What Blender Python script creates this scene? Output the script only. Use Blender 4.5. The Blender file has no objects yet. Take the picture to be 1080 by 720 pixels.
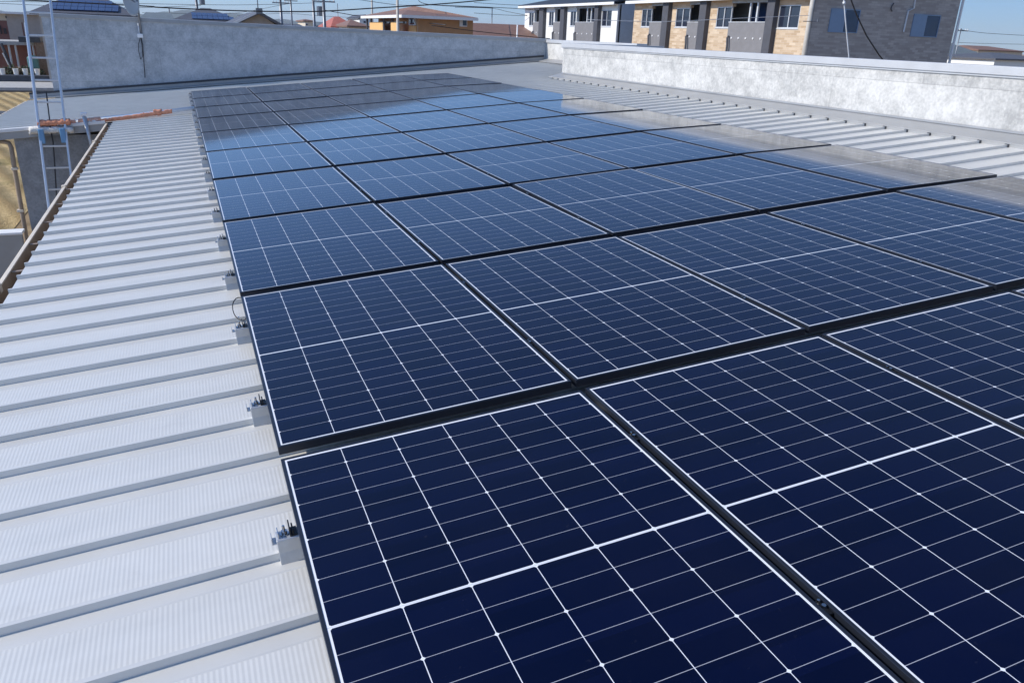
import bpy, bmesh, math, random
import numpy as np
from mathutils import Matrix, Vector
random.seed(7)
rad = math.radians
S = bpy.context.scene
COL = S.collection

# ------------------------------------------------------------------ camera, sky, sun, exposure
# roof frame: x along the ribs, y into the picture, z off the panel tops.  world frame: Z is up (the roof rises 4.9 deg towards +x)
TS = .085; TC = math.sqrt(1-TS*TS)
A = Matrix(((TC, 0, -TS, 0), (0, 1, 0, 0), (TS, 0, TC, 0), (0, 0, 0, 1)))
FPX = 817.898
RC = Matrix(((0.92634129, -0.37400936, -0.04481979), (-0.18676092, -0.35268757, -0.9169143), (0.32712715, 0.85774616, -0.3965594)))
CL = Vector((-0.04885087, -0.68610502, 1.37073577))
RW = RC @ A.to_3x3().transposed()
CW = A @ CL
cam_d = bpy.data.cameras.new('camera'); cam = bpy.data.objects.new('camera', cam_d); COL.objects.link(cam)
cam_d.sensor_width = 36; cam_d.lens = FPX/1080*36; cam_d.clip_start = .05; cam_d.clip_end = 20000
cam.matrix_world = Matrix.Translation(CW) @ Matrix((RW[0], -RW[1], -RW[2])).transposed().to_4x4()
S.camera = cam

SUN_EL, SUN_AZ = 34.0, -80.0        # azimuth from +y, clockwise (negative = towards -x)
w = bpy.data.worlds.new('World'); S.world = w; w.use_nodes = True
nt = w.node_tree; bg = nt.nodes['Background']
sky = nt.nodes.new('ShaderNodeTexSky'); sky.sky_type = 'NISHITA'; sky.sun_disc = False
sky.sun_elevation = rad(SUN_EL); sky.sun_rotation = rad(SUN_AZ)
sky.altitude = 3500; sky.air_density = 1.0; sky.dust_density = .3; sky.ozone_density = 4.0
# haze-dimmed horizon and a brighter half of the sky on the sun's side (both fixed to world directions)
def wn(ty, op=None, a=None, b=None):
    q = nt.nodes.new(ty)
    if op: q.operation = op
    for i, x in enumerate((a, b)):
        if x is None: continue
        if isinstance(x, (int, float)): q.inputs[i].default_value = x
        elif isinstance(x, tuple): q.inputs[i].default_value = x
        else: nt.links.new(x, q.inputs[i])
    return q
gen = wn('ShaderNodeTexCoord').outputs['Generated']
sep = wn('ShaderNodeSeparateXYZ'); nt.links.new(gen, sep.inputs[0])
hs = (math.sin(rad(SUN_AZ)), math.cos(rad(SUN_AZ)), 0.0)
dots = wn('ShaderNodeVectorMath', 'DOT_PRODUCT', gen, hs).outputs['Value']
cr = wn('ShaderNodeValToRGB'); nt.links.new(sep.outputs[2], cr.inputs[0])
el_ = cr.color_ramp.elements; el_[0].position = 0; el_[0].color = (.42, .475, .585, 1); el_[1].position = .75; el_[1].color = (1.15, 1.14, 1.14, 1)
e2 = el_.new(.10); e2.color = (.64, .69, .76, 1); e3 = el_.new(.32); e3.color = (1.02, 1.06, 1.09, 1)
side = wn('ShaderNodeMath', 'MULTIPLY_ADD', dots, .44); side.inputs[2].default_value = 1.0
m1 = wn('ShaderNodeVectorMath', 'MULTIPLY', sky.outputs[0], cr.outputs[0])
m2 = wn('ShaderNodeVectorMath', 'SCALE', m1.outputs[0]); nt.links.new(side.outputs[0], m2.inputs['Scale'])
nt.links.new(m2.outputs[0], bg.inputs[0]); bg.inputs[1].default_value = .15
sd = bpy.data.lights.new('sun', 'SUN'); sd.energy = 3.3; sd.angle = rad(.53); sd.color = (1, .935, .83)
sun = bpy.data.objects.new('sun', sd); COL.objects.link(sun)
sv = Vector((math.sin(rad(SUN_AZ))*math.cos(rad(SUN_EL)), math.cos(rad(SUN_AZ))*math.cos(rad(SUN_EL)), math.sin(rad(SUN_EL))))
sun.rotation_euler = sv.to_track_quat('Z', 'Y').to_euler(); sun.location = (-20, 20, 30)
S.view_settings.view_transform = 'Standard'; S.view_settings.look = 'None'; S.view_settings.gamma = 1; S.view_settings.exposure = .4
S.view_settings.use_curve_mapping = False

# ------------------------------------------------------------------ helpers
def at(ax, u, v, val):
    """photo pixel (1080 wide) -> world point on the plane where axis ax has value val"""
    r = RW.transposed() @ Vector(((u-540)/FPX, (v-360)/FPX, 1))
    return CW + r*((val-CW[ax])/r[ax])
def L(x, y, z=0): return A @ Vector((x, y, z))

class MB:
    def __init__(s): s.v = []; s.f = []; s.m = []
    def add(s, vs, fs, m=0):
        n = len(s.v); s.v += [Vector(p) for p in vs]; s.f += [tuple(n+i for i in f) for f in fs]; s.m += [m]*len(fs); return s
    def box(s, a, b, m=0, T=None):
        x0, y0, z0 = a; x1, y1, z1 = b
        vs = [Vector(p) for p in ((x0,y0,z0),(x1,y0,z0),(x1,y1,z0),(x0,y1,z0),(x0,y0,z1),(x1,y0,z1),(x1,y1,z1),(x0,y1,z1))]
        if T: vs = [T @ p for p in vs]
        return s.add(vs, [(0,3,2,1),(4,5,6,7),(0,1,5,4),(1,2,6,5),(2,3,7,6),(3,0,4,7)], m)
    def tube(s, pts, r, n=8, m=0, cap=True):
        pts = [Vector(p) for p in pts]; k = len(pts)
        rs = r if isinstance(r, (list, tuple)) else [r]*k
        vs = []; up = None
        for i, p in enumerate(pts):
            d = (pts[min(i+1, k-1)]-pts[max(i-1, 0)]).normalized()
            if up is None: up = Vector((0,0,1)) if abs(d.z) < .9 else Vector((1,0,0))
            a = d.cross(up).normalized(); b = a.cross(d).normalized(); up = b
            vs += [p+(a*math.cos(2*math.pi*j/n)+b*math.sin(2*math.pi*j/n))*rs[i] for j in range(n)]
        fs = [(i*n+j, i*n+(j+1) % n, (i+1)*n+(j+1) % n, (i+1)*n+j) for i in range(k-1) for j in range(n)]
        if cap: fs += [tuple(range(n))[::-1], tuple((k-1)*n+j for j in range(n))]
        return s.add(vs, fs, m)
    def prism(s, prof, p0, p1, ax, m=0, T=None):
        """profile (a,b) in the two other axes swept along axis ax from p0 to p1"""
        o = [i for i in range(3) if i != ax]; vs = []
        for q in (p0, p1):
            for a, b in prof:
                p = [0, 0, 0]; p[ax] = q; p[o[0]] = a; p[o[1]] = b
                vs.append(T @ Vector(p) if T else Vector(p))
        n = len(prof)
        fs = [(i, (i+1) % n, n+(i+1) % n, n+i) for i in range(n)] + [tuple(range(n))[::-1], tuple(range(n, 2*n))]
        return s.add(vs, fs, m)
    def xf(s, T): s.v = [T @ p for p in s.v]; return s
    def build(s, name, mat, parent=None, bevel=0, smooth=False, origin=None):
        me = bpy.data.meshes.new(name)
        if parent is not None: inv = WM[parent].inverted(); M = WM[parent]
        elif origin is not None: M = Matrix.Translation(origin); inv = M.inverted()
        else: M = Matrix(); inv = M
        me.from_pydata([inv @ p for p in s.v], [], s.f)
        for mt in (mat if isinstance(mat, (list, tuple)) else [mat]): me.materials.append(mt)
        me.polygons.foreach_set('material_index', s.m)
        bm = bmesh.new(); bm.from_mesh(me); bmesh.ops.recalc_face_normals(bm, faces=bm.faces); bm.to_mesh(me); bm.free()
        if smooth: me.polygons.foreach_set('use_smooth', [True]*len(me.polygons))
        o = bpy.data.objects.new(name, me); COL.objects.link(o)
        if parent is not None: o.parent = parent
        else: o.matrix_world = M
        WM[o] = M
        if bevel:
            b = o.modifiers.new('bevel', 'BEVEL'); b.width = bevel; b.segments = 2; b.limit_method = 'ANGLE'
        return o
WM = {}
def tag(o, label=None, cat=None, group=None, kind=None):
    if label: o['label'] = label
    if cat: o['category'] = cat
    if group: o['group'] = group
    if kind: o['kind'] = kind
    return o
def thing(name, M, label, cat, group=None):
    if not isinstance(M, Matrix): M = Matrix.Translation(M)
    o = bpy.data.objects.new(name, None); COL.objects.link(o); o.matrix_world = M; WM[o] = M
    o.empty_display_size = .2
    return tag(o, label, cat, group)
def dup(o, M, label=None):
    def rec(q, par):
        n = q.copy(); COL.objects.link(n)
        if par is not None: n.parent = par
        for ch in KIDS(q): rec(ch, n)
        return n
    n = rec(o, None); n.matrix_world = M; WM[n] = M
    if label: n['label'] = label
    return n
def KIDS(o): return [c for c in list(COL.objects) if c.parent == o]
ORD = ['first','second','third','fourth','fifth','sixth','seventh','eighth','ninth','tenth','eleventh','twelfth','thirteenth','fourteenth',
       'fifteenth','sixteenth','seventeenth','eighteenth','nineteenth','twentieth','twenty-first','twenty-second']

# ------------------------------------------------------------------ materials
class N:
    """tiny node builder"""
    def __init__(s, name):
        s.mat = bpy.data.materials.new(name); s.mat.use_nodes = True; s.t = s.mat.node_tree
        s.b = s.t.nodes['Principled BSDF']; s.tc = s.t.nodes.new('ShaderNodeTexCoord')
    def n(s, ty, **k):
        q = s.t.nodes.new(ty)
        for a, b in k.items(): setattr(q, a, b)
        return q
    def l(s, a, b): s.t.links.new(a, b)
    def math(s, op, a, b=None, c=None):
        q = s.n('ShaderNodeMath', operation=op)
        for i, x in enumerate((a, b, c)):
            if x is None: continue
            if isinstance(x, (int, float)): q.inputs[i].default_value = x
            else: s.l(x, q.inputs[i])
        return q.outputs[0]
    def mix(s, fac, a, b):
        q = s.n('ShaderNodeMix', data_type='RGBA')
        for sock, x in ((q.inputs[0], fac), (q.inputs[6], a), (q.inputs[7], b)):
            if isinstance(x, (int, float)): sock.default_value = x
            elif isinstance(x, (tuple, list)): sock.default_value = (*x[:3], 1)
            else: s.l(x, sock)
        return q.outputs[2]
    def noise(s, scale, detail=4, rough=.55, vec=None, stretch=None):
        q = s.n('ShaderNodeTexNoise'); q.inputs['Scale'].default_value = scale; q.inputs['Detail'].default_value = detail; q.inputs['Roughness'].default_value = rough
        v = vec or s.tc.outputs['Object']
        if stretch:
            m = s.n('ShaderNodeMapping'); m.inputs['Scale'].default_value = stretch; s.l(v, m.inputs[0]); v = m.outputs[0]
        s.l(v, q.inputs['Vector']); return q.outputs[0]
    def ramp(s, x, lo, hi):
        q = s.n('ShaderNodeMapRange'); q.inputs[1].default_value = lo; q.inputs[2].default_value = hi; s.l(x, q.inputs[0]); return q.outputs[0]
    def bump(s, h, strength=.3, dist=.01):
        q = s.n('ShaderNodeBump'); q.inputs['Strength'].default_value = strength; q.inputs['Distance'].default_value = dist
        s.l(h, q.inputs['Height']); s.l(q.outputs[0], s.b.inputs['Normal'])
    def set(s, **k):
        for a, x in k.items():
            i = s.b.inputs[{'col':'Base Color','rough':'Roughness','metal':'Metallic','spec':'Specular IOR Level','ior':'IOR'}[a]]
            if isinstance(x, (int, float)): i.default_value = x
            elif isinstance(x, (tuple, list)): i.default_value = (*x[:3], 1)
            else: s.l(x, i)
        return s
def plain(name, col, rough=.6, metal=0, var=.12, scale=3.0, spec=.5):
    m = N(name); f = m.noise(scale, 5); f = m.ramp(f, .3, .7)
    a = [c*(1-var) for c in col]; b = [min(1, c*(1+var)) for c in col]
    m.set(col=m.mix(f, a, b), rough=rough, metal=metal, spec=spec); return m.mat

def mat_cells():
    m = N('solar_cells'); x = m.n('ShaderNodeSeparateXYZ'); m.l(m.tc.outputs['Object'], x.inputs[0])
    px = m.math('SUBTRACT', x.outputs[0], .567); py = m.math('ABSOLUTE', m.math('SUBTRACT', x.outputs[1], .861))
    def dist(v, p, off=.5): return m.math('MULTIPLY', m.math('ABSOLUTE', m.math('SUBTRACT', m.math('FRACT', m.math('ADD', m.math('DIVIDE', v, p), off+20)), .5)), p)
    q = m.math('SUBTRACT', py, .0040)
    dx = dist(px, .1834); dy = dist(q, .0930); de = dist(q, .186)
    # distance to nearest boundary = .5*p - |frac-.5|*p with off 0  ->  use off .5 directly
    lx = m.math('LESS_THAN', dx, .00110); ly = m.math('LESS_THAN', dy, .0008)
    dot = m.math('LESS_THAN', m.math('ADD', dx, de), .0068)
    mx = m.math('GREATER_THAN', m.math('ABSOLUTE', px), .5504)
    my = m.math('GREATER_THAN', q, .8380); cb = m.math('LESS_THAN', q, 0)
    mid = m.math('LESS_THAN', py, .0010)
    white = m.math('MAXIMUM', m.math('MAXIMUM', lx, dot), m.math('MAXIMUM', m.math('MAXIMUM', mx, my), cb))
    # per-cell tone
    ce = m.n('ShaderNodeCombineXYZ'); m.l(m.math('FLOOR', m.math('DIVIDE', px, .1834)), ce.inputs[0]); m.l(m.math('FLOOR', m.math('DIVIDE', x.outputs[1], .0925)), ce.inputs[1])
    oi = m.n('ShaderNodeObjectInfo'); m.l(oi.outputs['Random'], ce.inputs[2])
    wn = m.n('ShaderNodeTexWhiteNoise'); m.l(ce.outputs[0], wn.inputs[0])
    cell = m.mix(m.math('MULTIPLY', wn.outputs[0], .8), (.0004, .0019, .017), (.0012, .0034, .027))
    c = m.mix(m.math('MULTIPLY', ly, .7), cell, (.62, .64, .70))
    c = m.mix(white, c, (.84, .86, .90)); c = m.mix(m.math('MULTIPLY', mid, .55), c, (.35, .36, .4))
    # thin film of dust
    d = m.noise(2.3, 6, .6); d2 = m.noise(60, 3)
    c = m.mix(m.math('MULTIPLY', m.ramp(d, .35, .8), .006), c, (.5, .47, .42))
    sp_ = m.noise(34, 2, .5); sp2 = m.noise(5, 4); c = m.mix(m.math('MULTIPLY', m.math('MULTIPLY', m.ramp(sp_, .70, .80), m.ramp(sp2, .45, .7)), .05), c, (.6, .58, .52))
    m.set(col=c, rough=m.math('ADD', .05, m.math('MULTIPLY', d, .06)), ior=1.5, spec=.22)
    m.b.inputs['Specular Tint'].default_value = (.62, .82, 1, 1)
    m.b.inputs['Coat Weight'].default_value = .45; m.b.inputs['Coat Roughness'].default_value = .05; m.b.inputs['Coat IOR'].default_value = 1.22
    return m.mat

def mat_pan():
    m = N('roof_pan'); x = m.n('ShaderNodeSeparateXYZ'); m.l(m.tc.outputs['Object'], x.inputs[0])
    wv = m.math('SINE', m.math('MULTIPLY', x.outputs[0], 2*math.pi/.0135))
    n1 = m.noise(1.4, 5, .6, stretch=(.35, 3.3, 1)); n2 = m.noise(9, 4, .6); 
    f = m.math('ADD', m.math('MULTIPLY', n1, .7), m.math('MULTIPLY', n2, .3))
    col = m.mix(m.ramp(f, .35, .68), (.70, .685, .635), (.79, .77, .715))
    st = m.noise(3.2, 6, .7); col = m.mix(m.math('MULTIPLY', m.ramp(st, .60, .75), .22), col, (.48, .46, .42))
    m.set(col=col, rough=.42, metal=.25)
    m.bump(m.math('ADD', wv, m.math('MULTIPLY', n2, .5)), .07, .004); return m.mat

def mat_panelboard(name, a, b, w, course):
    """marbled concrete-look siding boards: course height, staggered joints"""
    m = N(name)
    n1 = m.noise(1.1, 8, .62, stretch=(.8, .8, 1.6)); n2 = m.noise(5.5, 7, .68); n3 = m.noise(28, 4, .6)
    f = m.math('ADD', m.math('ADD', m.math('MULTIPLY', n1, .28), m.math('MULTIPLY', n2, .44)), m.math('MULTIPLY', n3, .28))
    f = m.ramp(f, .41, .60)
    x = m.n('ShaderNodeSeparateXYZ'); m.l(m.tc.outputs['Object'], x.inputs[0])
    h = m.math('ADD', x.outputs[0], x.outputs[1])
    row = m.math('FLOOR', m.math('DIVIDE', m.math('ADD', x.outputs[2], 20), course))
    hs = m.math('ADD', h, m.math('MULTIPLY', m.math('MODULO', row, 2), w*.45))
    ce = m.n('ShaderNodeCombineXYZ'); m.l(row, ce.inputs[0]); m.l(m.math('FLOOR', m.math('DIVIDE', hs, w)), ce.inputs[1])
    wn = m.n('ShaderNodeTexWhiteNoise'); m.l(ce.outputs[0], wn.inputs[0])
    f = m.math('ADD', f, m.math('MULTIPLY', m.math('SUBTRACT', wn.outputs[0], .5), .30))
    fr = m.math('FRACT', m.math('DIVIDE', m.math('ADD', x.outputs[2], 20), course)); fh = m.math('FRACT', m.math('DIVIDE', m.math('ADD', hs, 40), w))
    jt = m.math('MAXIMUM', m.math('LESS_THAN', fr, .008/course), m.math('LESS_THAN', fh, .008/w))
    c = m.mix(f, a, b); c = m.mix(m.math('MULTIPLY', jt, .35), c, [q*.55 for q in a])
    m.set(col=c, rough=.75, spec=.3); m.bump(m.math('SUBTRACT', n3, m.math('MULTIPLY', jt, 2)), .25, .004); return m.mat

def mat_brick(name, c1, c2, mortar, bw=.32, bh=.085, axis=1):
    m = N(name); x = m.n('ShaderNodeSeparateXYZ'); m.l(m.tc.outputs['Object'], x.inputs[0])
    ce = m.n('ShaderNodeCombineXYZ'); m.l(x.outputs[axis], ce.inputs[0]); m.l(x.outputs[2], ce.inputs[1])
    b = m.n('ShaderNodeTexBrick'); m.l(ce.outputs[0], b.inputs[0])
    b.inputs['Scale'].default_value = 1; b.inputs['Brick Width'].default_value = bw; b.inputs['Row Height'].default_value = bh; b.inputs['Mortar Size'].default_value = .006
    b.inputs['Color1'].default_value = (*c1, 1); b.inputs['Color2'].default_value = (*c2, 1); b.inputs['Mortar'].default_value = (*mortar, 1); b.inputs['Bias'].default_value = -.1
    n = m.noise(.8, 5); c = m.mix(m.math('MULTIPLY', m.ramp(n, .35, .7), .3), b.outputs[0], [q*.75 for q in c1])
    m.set(col=c, rough=.8, spec=.3); m.bump(b.outputs[1], -.4, .008); return m.mat

def mat_tiles(name, c, row=.28):
    m = N(name); x = m.n('ShaderNodeSeparateXYZ'); m.l(m.tc.outputs['Object'], x.inputs[0])
    s = m.math('ADD', m.math('MULTIPLY', x.outputs[2], 2.4), 40)
    fr = m.math('FRACT', m.math('DIVIDE', s, row)); n = m.noise(2.2, 5); n2 = m.noise(14, 3)
    col = m.mix(m.ramp(m.math('ADD', m.math('MULTIPLY', n, .5), m.math('MULTIPLY', n2, .5)), .35, .65), [q*.8 for q in c], [q*1.2 for q in c])
    m.set(col=col, rough=.6, spec=.4); m.bump(fr, .5, .03); return m.mat

def mat_field():
    m = N('stubble'); x = m.n('ShaderNodeSeparateXYZ'); m.l(m.tc.outputs['Object'], x.inputs[0])
    n = m.noise(.6, 7, .65); n2 = m.noise(7, 5, .7); n3 = m.noise(40, 2)
    sx = m.math('ADD', m.math('MULTIPLY', x.outputs[0], .95), m.math('MULTIPLY', x.outputs[1], .31))
    fu = m.math('SINE', m.math('ADD', m.math('MULTIPLY', sx, 2*math.pi/.62), m.math('MULTIPLY', m.math('ADD', n2, n), 2.4)))
    f = m.math('ADD', m.math('MULTIPLY', n, .5), m.math('MULTIPLY', n2, .5))
    c = m.mix(m.ramp(f, .35, .66), (.48, .34, .16), (.70, .54, .29))
    c = m.mix(m.math('MULTIPLY', m.ramp(m.math('ADD', m.math('MULTIPLY', fu, .5), m.math('MULTIPLY', n2, .9)), .25, 1.0), .65), c, (.28, .185, .085))
    gr = m.noise(.22, 4, .6); c = m.mix(m.math('MULTIPLY', m.ramp(gr, .56, .70), .75), c, (.17, .16, .05))
    m.set(col=c, rough=.95, spec=.1); m.bump(m.math('ADD', m.math('MULTIPLY', fu, .9), m.math('ADD', n2, n3)), .8, .06); return m.mat

M = dict(
 cells=mat_cells(), frame=plain('black_anodised', (.030, .036, .052), .36, .5, .1), pan=mat_pan(),
 rib=plain('galvalume_rib', (.68, .67, .635), .42, .2, .05), galv=plain('galvanised', (.55, .56, .57), .4, .55, .08, 20), steel=plain('stainless', (.6, .6, .6), .25, 1, .05),
 blackclamp=plain('black_clamp', (.02, .02, .022), .4, .5), 
 farboard=mat_panelboard('marbled_board_shade_blue', (.33, .36, .39), (.53, .56, .59), 3.03, .91),  # far wall: blue of the skylit shade is mixed into the board colour
 rightboard=mat_panelboard('marbled_board_pale', (.34, .338, .325), (.61, .60, .57), 3.03, .455),
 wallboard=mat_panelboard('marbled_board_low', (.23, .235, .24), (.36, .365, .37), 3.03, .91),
 cap=plain('cap_flashing', (.50, .505, .51), .5, .2, .07), trim=plain('grey_trim', (.36, .37, .38), .45, .3, .08), flash=plain('base_flashing', (.36, .36, .355), .45, .2, .06),
 dark=plain('dark_sealant', (.05, .055, .065), .7), brown=plain('brown_gutter', (.33, .25, .18), .45, 0, .2, 6), beige=plain('beige_gutter_lip', (.74, .64, .50), .4, 0, .15, 5),
 rust=plain('leaf_litter', (.07, .035, .02), .9, 0, .5, 30), alu=plain('aluminium', (.66, .69, .73), .38, .55, .06, 12), blueplastic=plain('blue_bracket', (.16, .34, .55), .4),
 orange=plain('orange_cloth', (.80, .33, .19), .8, 0, .25, 18), whitecloth=plain('white_cloth', (.72, .69, .63), .85, 0, .2, 25), pvc=plain('white_pipe', (.86, .87, .88), .6, 0, .05),
 rope=plain('dark_cord', (.05, .05, .055), .8), cable=plain('black_cable', (.025, .025, .028), .5), whitecable=plain('white_cable', (.7, .71, .72), .5),
 dish=plain('dish_grey', (.50, .51, .50), .5, 0, .08), mast=plain('mast_steel', (.20, .21, .23), .4, .6),
 white=plain('white_render', (.80, .79, .75), .8, 0, .04), grey=plain('grey_siding', (.21, .205, .21), .75, 0, .08), slate=plain('slate_siding', (.50, .57, .64), .7, 0, .06), pillar=plain('charcoal_siding', (.075, .077, .09), .7, 0, .1),
 beigebrick=mat_brick('beige_brick', (.50, .36, .23), (.72, .58, .42), (.60, .51, .41), .45, .12), darkbrick=mat_brick('charcoal_brick', (.36, .325, .30), (.52, .48, .44), (.36, .335, .31), .42, .11, axis=0),
 shutter=plain('blue_grey_shutter', (.20, .29, .42), .35, .1, .05), winframe=plain('window_frame', (.62, .63, .64), .45, .2), roofdark=plain('dark_roof', (.035, .04, .05), .55), soffit=plain('white_fascia', (.80, .80, .79), .6, 0, .03),
 concrete=plain('pole_concrete', (.50, .47, .42), .85, 0, .12), paleconcrete=plain('pale_concrete', (.45, .44, .42), .85, 0, .15), darkwall=plain('dark_block_wall', (.075, .08, .09), .85, 0, .2),
 tile_slate=mat_tiles('slate_tile', (.11, .115, .135)), tile_brown=mat_tiles('brown_tile', (.235, .135, .10)), tile_red=mat_tiles('red_tile', (.44, .13, .09)), tile_grey=mat_tiles('grey_green_tile', (.17, .20, .21)),
 ochre=plain('ochre_render', (.66, .36, .13), .85, 0, .08), tan=plain('tan_siding', (.42, .24, .12), .8, 0, .08), cream=plain('cream_render', (.62, .55, .44), .85, 0, .08), beigewall=plain('beige_wall', (.42, .38, .34), .85, 0, .08),
 maroon=plain('maroon_wall', (.22, .10, .085), .8), timber=plain('weathered_timber', (.20, .14, .10), .85, 0, .25, 9), asphalt=plain('asphalt', (.10, .10, .10), .9, 0, .2), field=mat_field(), soil=plain('dry_soil', (.30, .22, .13), .95, 0, .3, 2, .1),
 leaf=plain('leaf_dark', (.05, .065, .03), .8, 0, .4, 8), hill=plain('wooded_hill', (.06, .085, .07), .95, 0, .3, .004, .05), pot=plain('pale_bucket', (.66, .65, .62), .6), tank=plain('teal_tank', (.05, .16, .17), .5),
)
def mat_glass(name, col):
    m = N(name); n = m.noise(1.5, 3); m.set(col=m.mix(n, [c*.7 for c in col], [c*1.3 for c in col]), rough=.06, ior=1.5); return m.mat
M['glass'] = mat_glass('window_glass', (.02, .026, .045)); M['glassblue'] = mat_glass('dark_blue_glass', (.02, .045, .11)); M['cells_far'] = mat_glass('distant_solar_cells', (.03, .05, .13))

# ------------------------------------------------------------------ ground, field, road, hills
G = -2.85
gm = MB(); gm.add([(-3000, -600, G), (3000, -600, G), (3000, 7000, G), (-3000, 7000, G)], [(0, 1, 2, 3)])
tag(gm.build('ground', M['soil']), kind='structure')
yr1 = at(2, 25, 95, G).y; yr2 = at(2, 25, 88.5, G).y; yf = at(2, 25, 97.5, G).y
fm = MB(); nx, ny = 40, 70
for j in range(ny+1):
    for i in range(nx+1):
        fm.v.append(Vector((-60+i*56.2/nx, 3+(yf-3)*j/ny, G+.012)))
for j in range(ny):
    for i in range(nx):
        a = j*(nx+1)+i; fm.f.append((a, a+1, a+nx+2, a+nx+1)); fm.m.append(0)
tag(fm.build('field', M['field']), kind='structure')
km = MB(); km.box((-70, yf, G-.1), (-2, yf+.9, G+.1)); tag(km.build('ditch_edge', M['darkwall']), kind='structure')
rm = MB(); rm.box((-90, yr1, G-.1), (60, yr2, G+.13)); tag(rm.build('road', M['paleconcrete']), kind='structure')

hv = MB(); na = 160
def hgt(a, k):
    return (46+34*math.sin(a*9.1+k)+22*math.sin(a*23.7+1.3*k)+12*math.sin(a*61+2*k))
rows = [(2900, 0), (3400, .55), (3900, 1.0), (4500, .75), (5200, 0)]
for r, s in rows:
    for i in range(na+1):
        a = rad(-30+80*i/na); h = max(6, hgt(a, .4)*.36+18)*s*(1.1 if a < .1 else .7)+(2.5*math.sin(i*2.1+r) if s else 0)
        hv.v.append(Vector((math.sin(a)*r, math.cos(a)*r, G-2+max(0, h))))
for k in range(len(rows)-1):
    for i in range(na):
        a = k*(na+1)+i; hv.f.append((a, a+1, a+na+2, a+na+1)); hv.m.append(0)
tag(hv.build('hills', M['hill'], smooth=True), kind='structure')

# ------------------------------------------------------------------ the building we stand on
ZP = -.112                      # pan level below the panel tops (roof frame)
RY0, RP = 1.335, .3035          # first rib and rib pitch
bld = thing('low_building', L(3, 6, -.6), 'low flat building with pale ribbed metal roof carrying the solar panels', 'building')
rf = MB()
def roof_strip(x0, x1, y0, y1):
    k0 = int(math.ceil((y0-RY0)/RP)); k1 = int(math.floor((y1-RY0)/RP))
    prof = [(y0, 0, 0)]
    for k in range(k0, k1+1):
        y = RY0+k*RP
        for dy, dz, mt in ((-.072, 0, 1), (-.066, .0018, 1), (-.062, .0018, 1), (-.060, 0, 1), (-.0095, 0, 1), (-.0085, .026, 1), (.007, .026, 1), (.012, 0, 0)):
            if y0 < y+dy < y1: prof.append((y+dy, dz, mt))
    prof.append((y1, 0, 0)); n = len(rf.v)
    for y, dz, mt in prof: rf.v += [A @ Vector((x0, y, ZP+dz)), A @ Vector((x1, y, ZP+dz))]
    for i in range(len(prof)-1):
        rf.f.append((n+2*i, n+2*i+1, n+2*i+3, n+2*i+2)); rf.m.append(prof[i][2])
roof_strip(-1.30, 7.56, -4, 14.30); roof_strip(-3.42, 9.42, 14.30, 20.42)
# folded-down eave edges so the sheet has a thickness
rf.box((-1.300, -4, ZP-.022), (-1.290, 14.3, ZP-.001), 1, A)
rf.build('roof', [M['pan'], M['rib']], bld)
# closures at the rib ends by the right wall
for k in range(-16, 47):
    y = RY0+k*RP
    if 2.5 < y < 15.1: rc = MB(); rc.box((7.250, y-.020, ZP+.001), (7.2625, y+.020, ZP+.031), 0, A); rc.build('rib_closure', M['dark'], bld)
# walls below
wm = MB(); e = A
wz = G
wl = L(-1.22, 0, ZP).x
wm.box((wl, -4, wz), (9.3, 14.32, L(-1.2, 0, ZP).z-.06))
wm.build('wall', M['wallboard'], bld)
xl = at(1, 15, 149, 14.33).x
w2 = MB(); w2.box((xl, 14.33, wz), (9.3, 20.3, L(-2.9, 0, ZP).z-.075)); w2.build('wall', M['wallboard'], bld)
# eave fascia of the wider far part (faces us) and its white drip edge
fa = MB(); fa.box((-3.42, 14.245, ZP-.13), (-1.23, 14.298, ZP-.018), 0, A); fa.build('fascia', M['trim'], bld)
fe = MB(); fe.box((-3.44, 14.225, ZP-.016), (-1.42, 14.300, ZP+.034), 0, A); fe.build('eave_trim', M['soffit'], bld, bevel=.004)
sp = MB(); sp.box((-3.40, 14.30, ZP-.09), (-2.7, 20.4, ZP-.05), 0, A); sp.build('soffit', M['trim'], bld)
# left verge gutter of the wider part
gv = MB(); gv.prism([(-3.50, ZP-.13), (-3.40, ZP-.13), (-3.40, ZP-.03), (-3.412, ZP-.03), (-3.412, ZP-.118), (-3.488, ZP-.118), (-3.488, ZP-.01), (-3.51, ZP-.01)], 14.2, 20.5, 1, 0, A)
gv.build('gutter', M['beige'], bld)
# the long brown gutter along the left eave
gt = MB()
XG = -1.300
prof = [(XG+.02, ZP-.13), (XG+.02, ZP-.045), (XG+.012, ZP-.045), (XG+.012, ZP-.12), (XG-.085, ZP-.12), (XG-.092, ZP-.016), (XG-.102, ZP-.016), (XG-.098, ZP-.132)]
gt.prism(prof, -4, 14.22, 1, 0, A)
gto = gt.build('gutter', M['brown'], bld)
lp = MB(); lp.box((XG-.108, -4, ZP-.0135), (XG-.086, 14.22, ZP-.004), 0, A); lp.box((XG-.122, -4, ZP-.03), (XG-.104, 14.22, ZP-.014), 0, A)
lpo = lp.build('gutter_lip', M['beige'], gto, smooth=False)
for y in (4.9, 8.4, 11.9):
    j = MB(); j.box((XG-.126, y-.03, ZP-.05), (XG-.085, y+.03, ZP+.006), 0, A); j.build('joint_sleeve', M['beige'], gto, bevel=.004)
db = MB()
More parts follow.
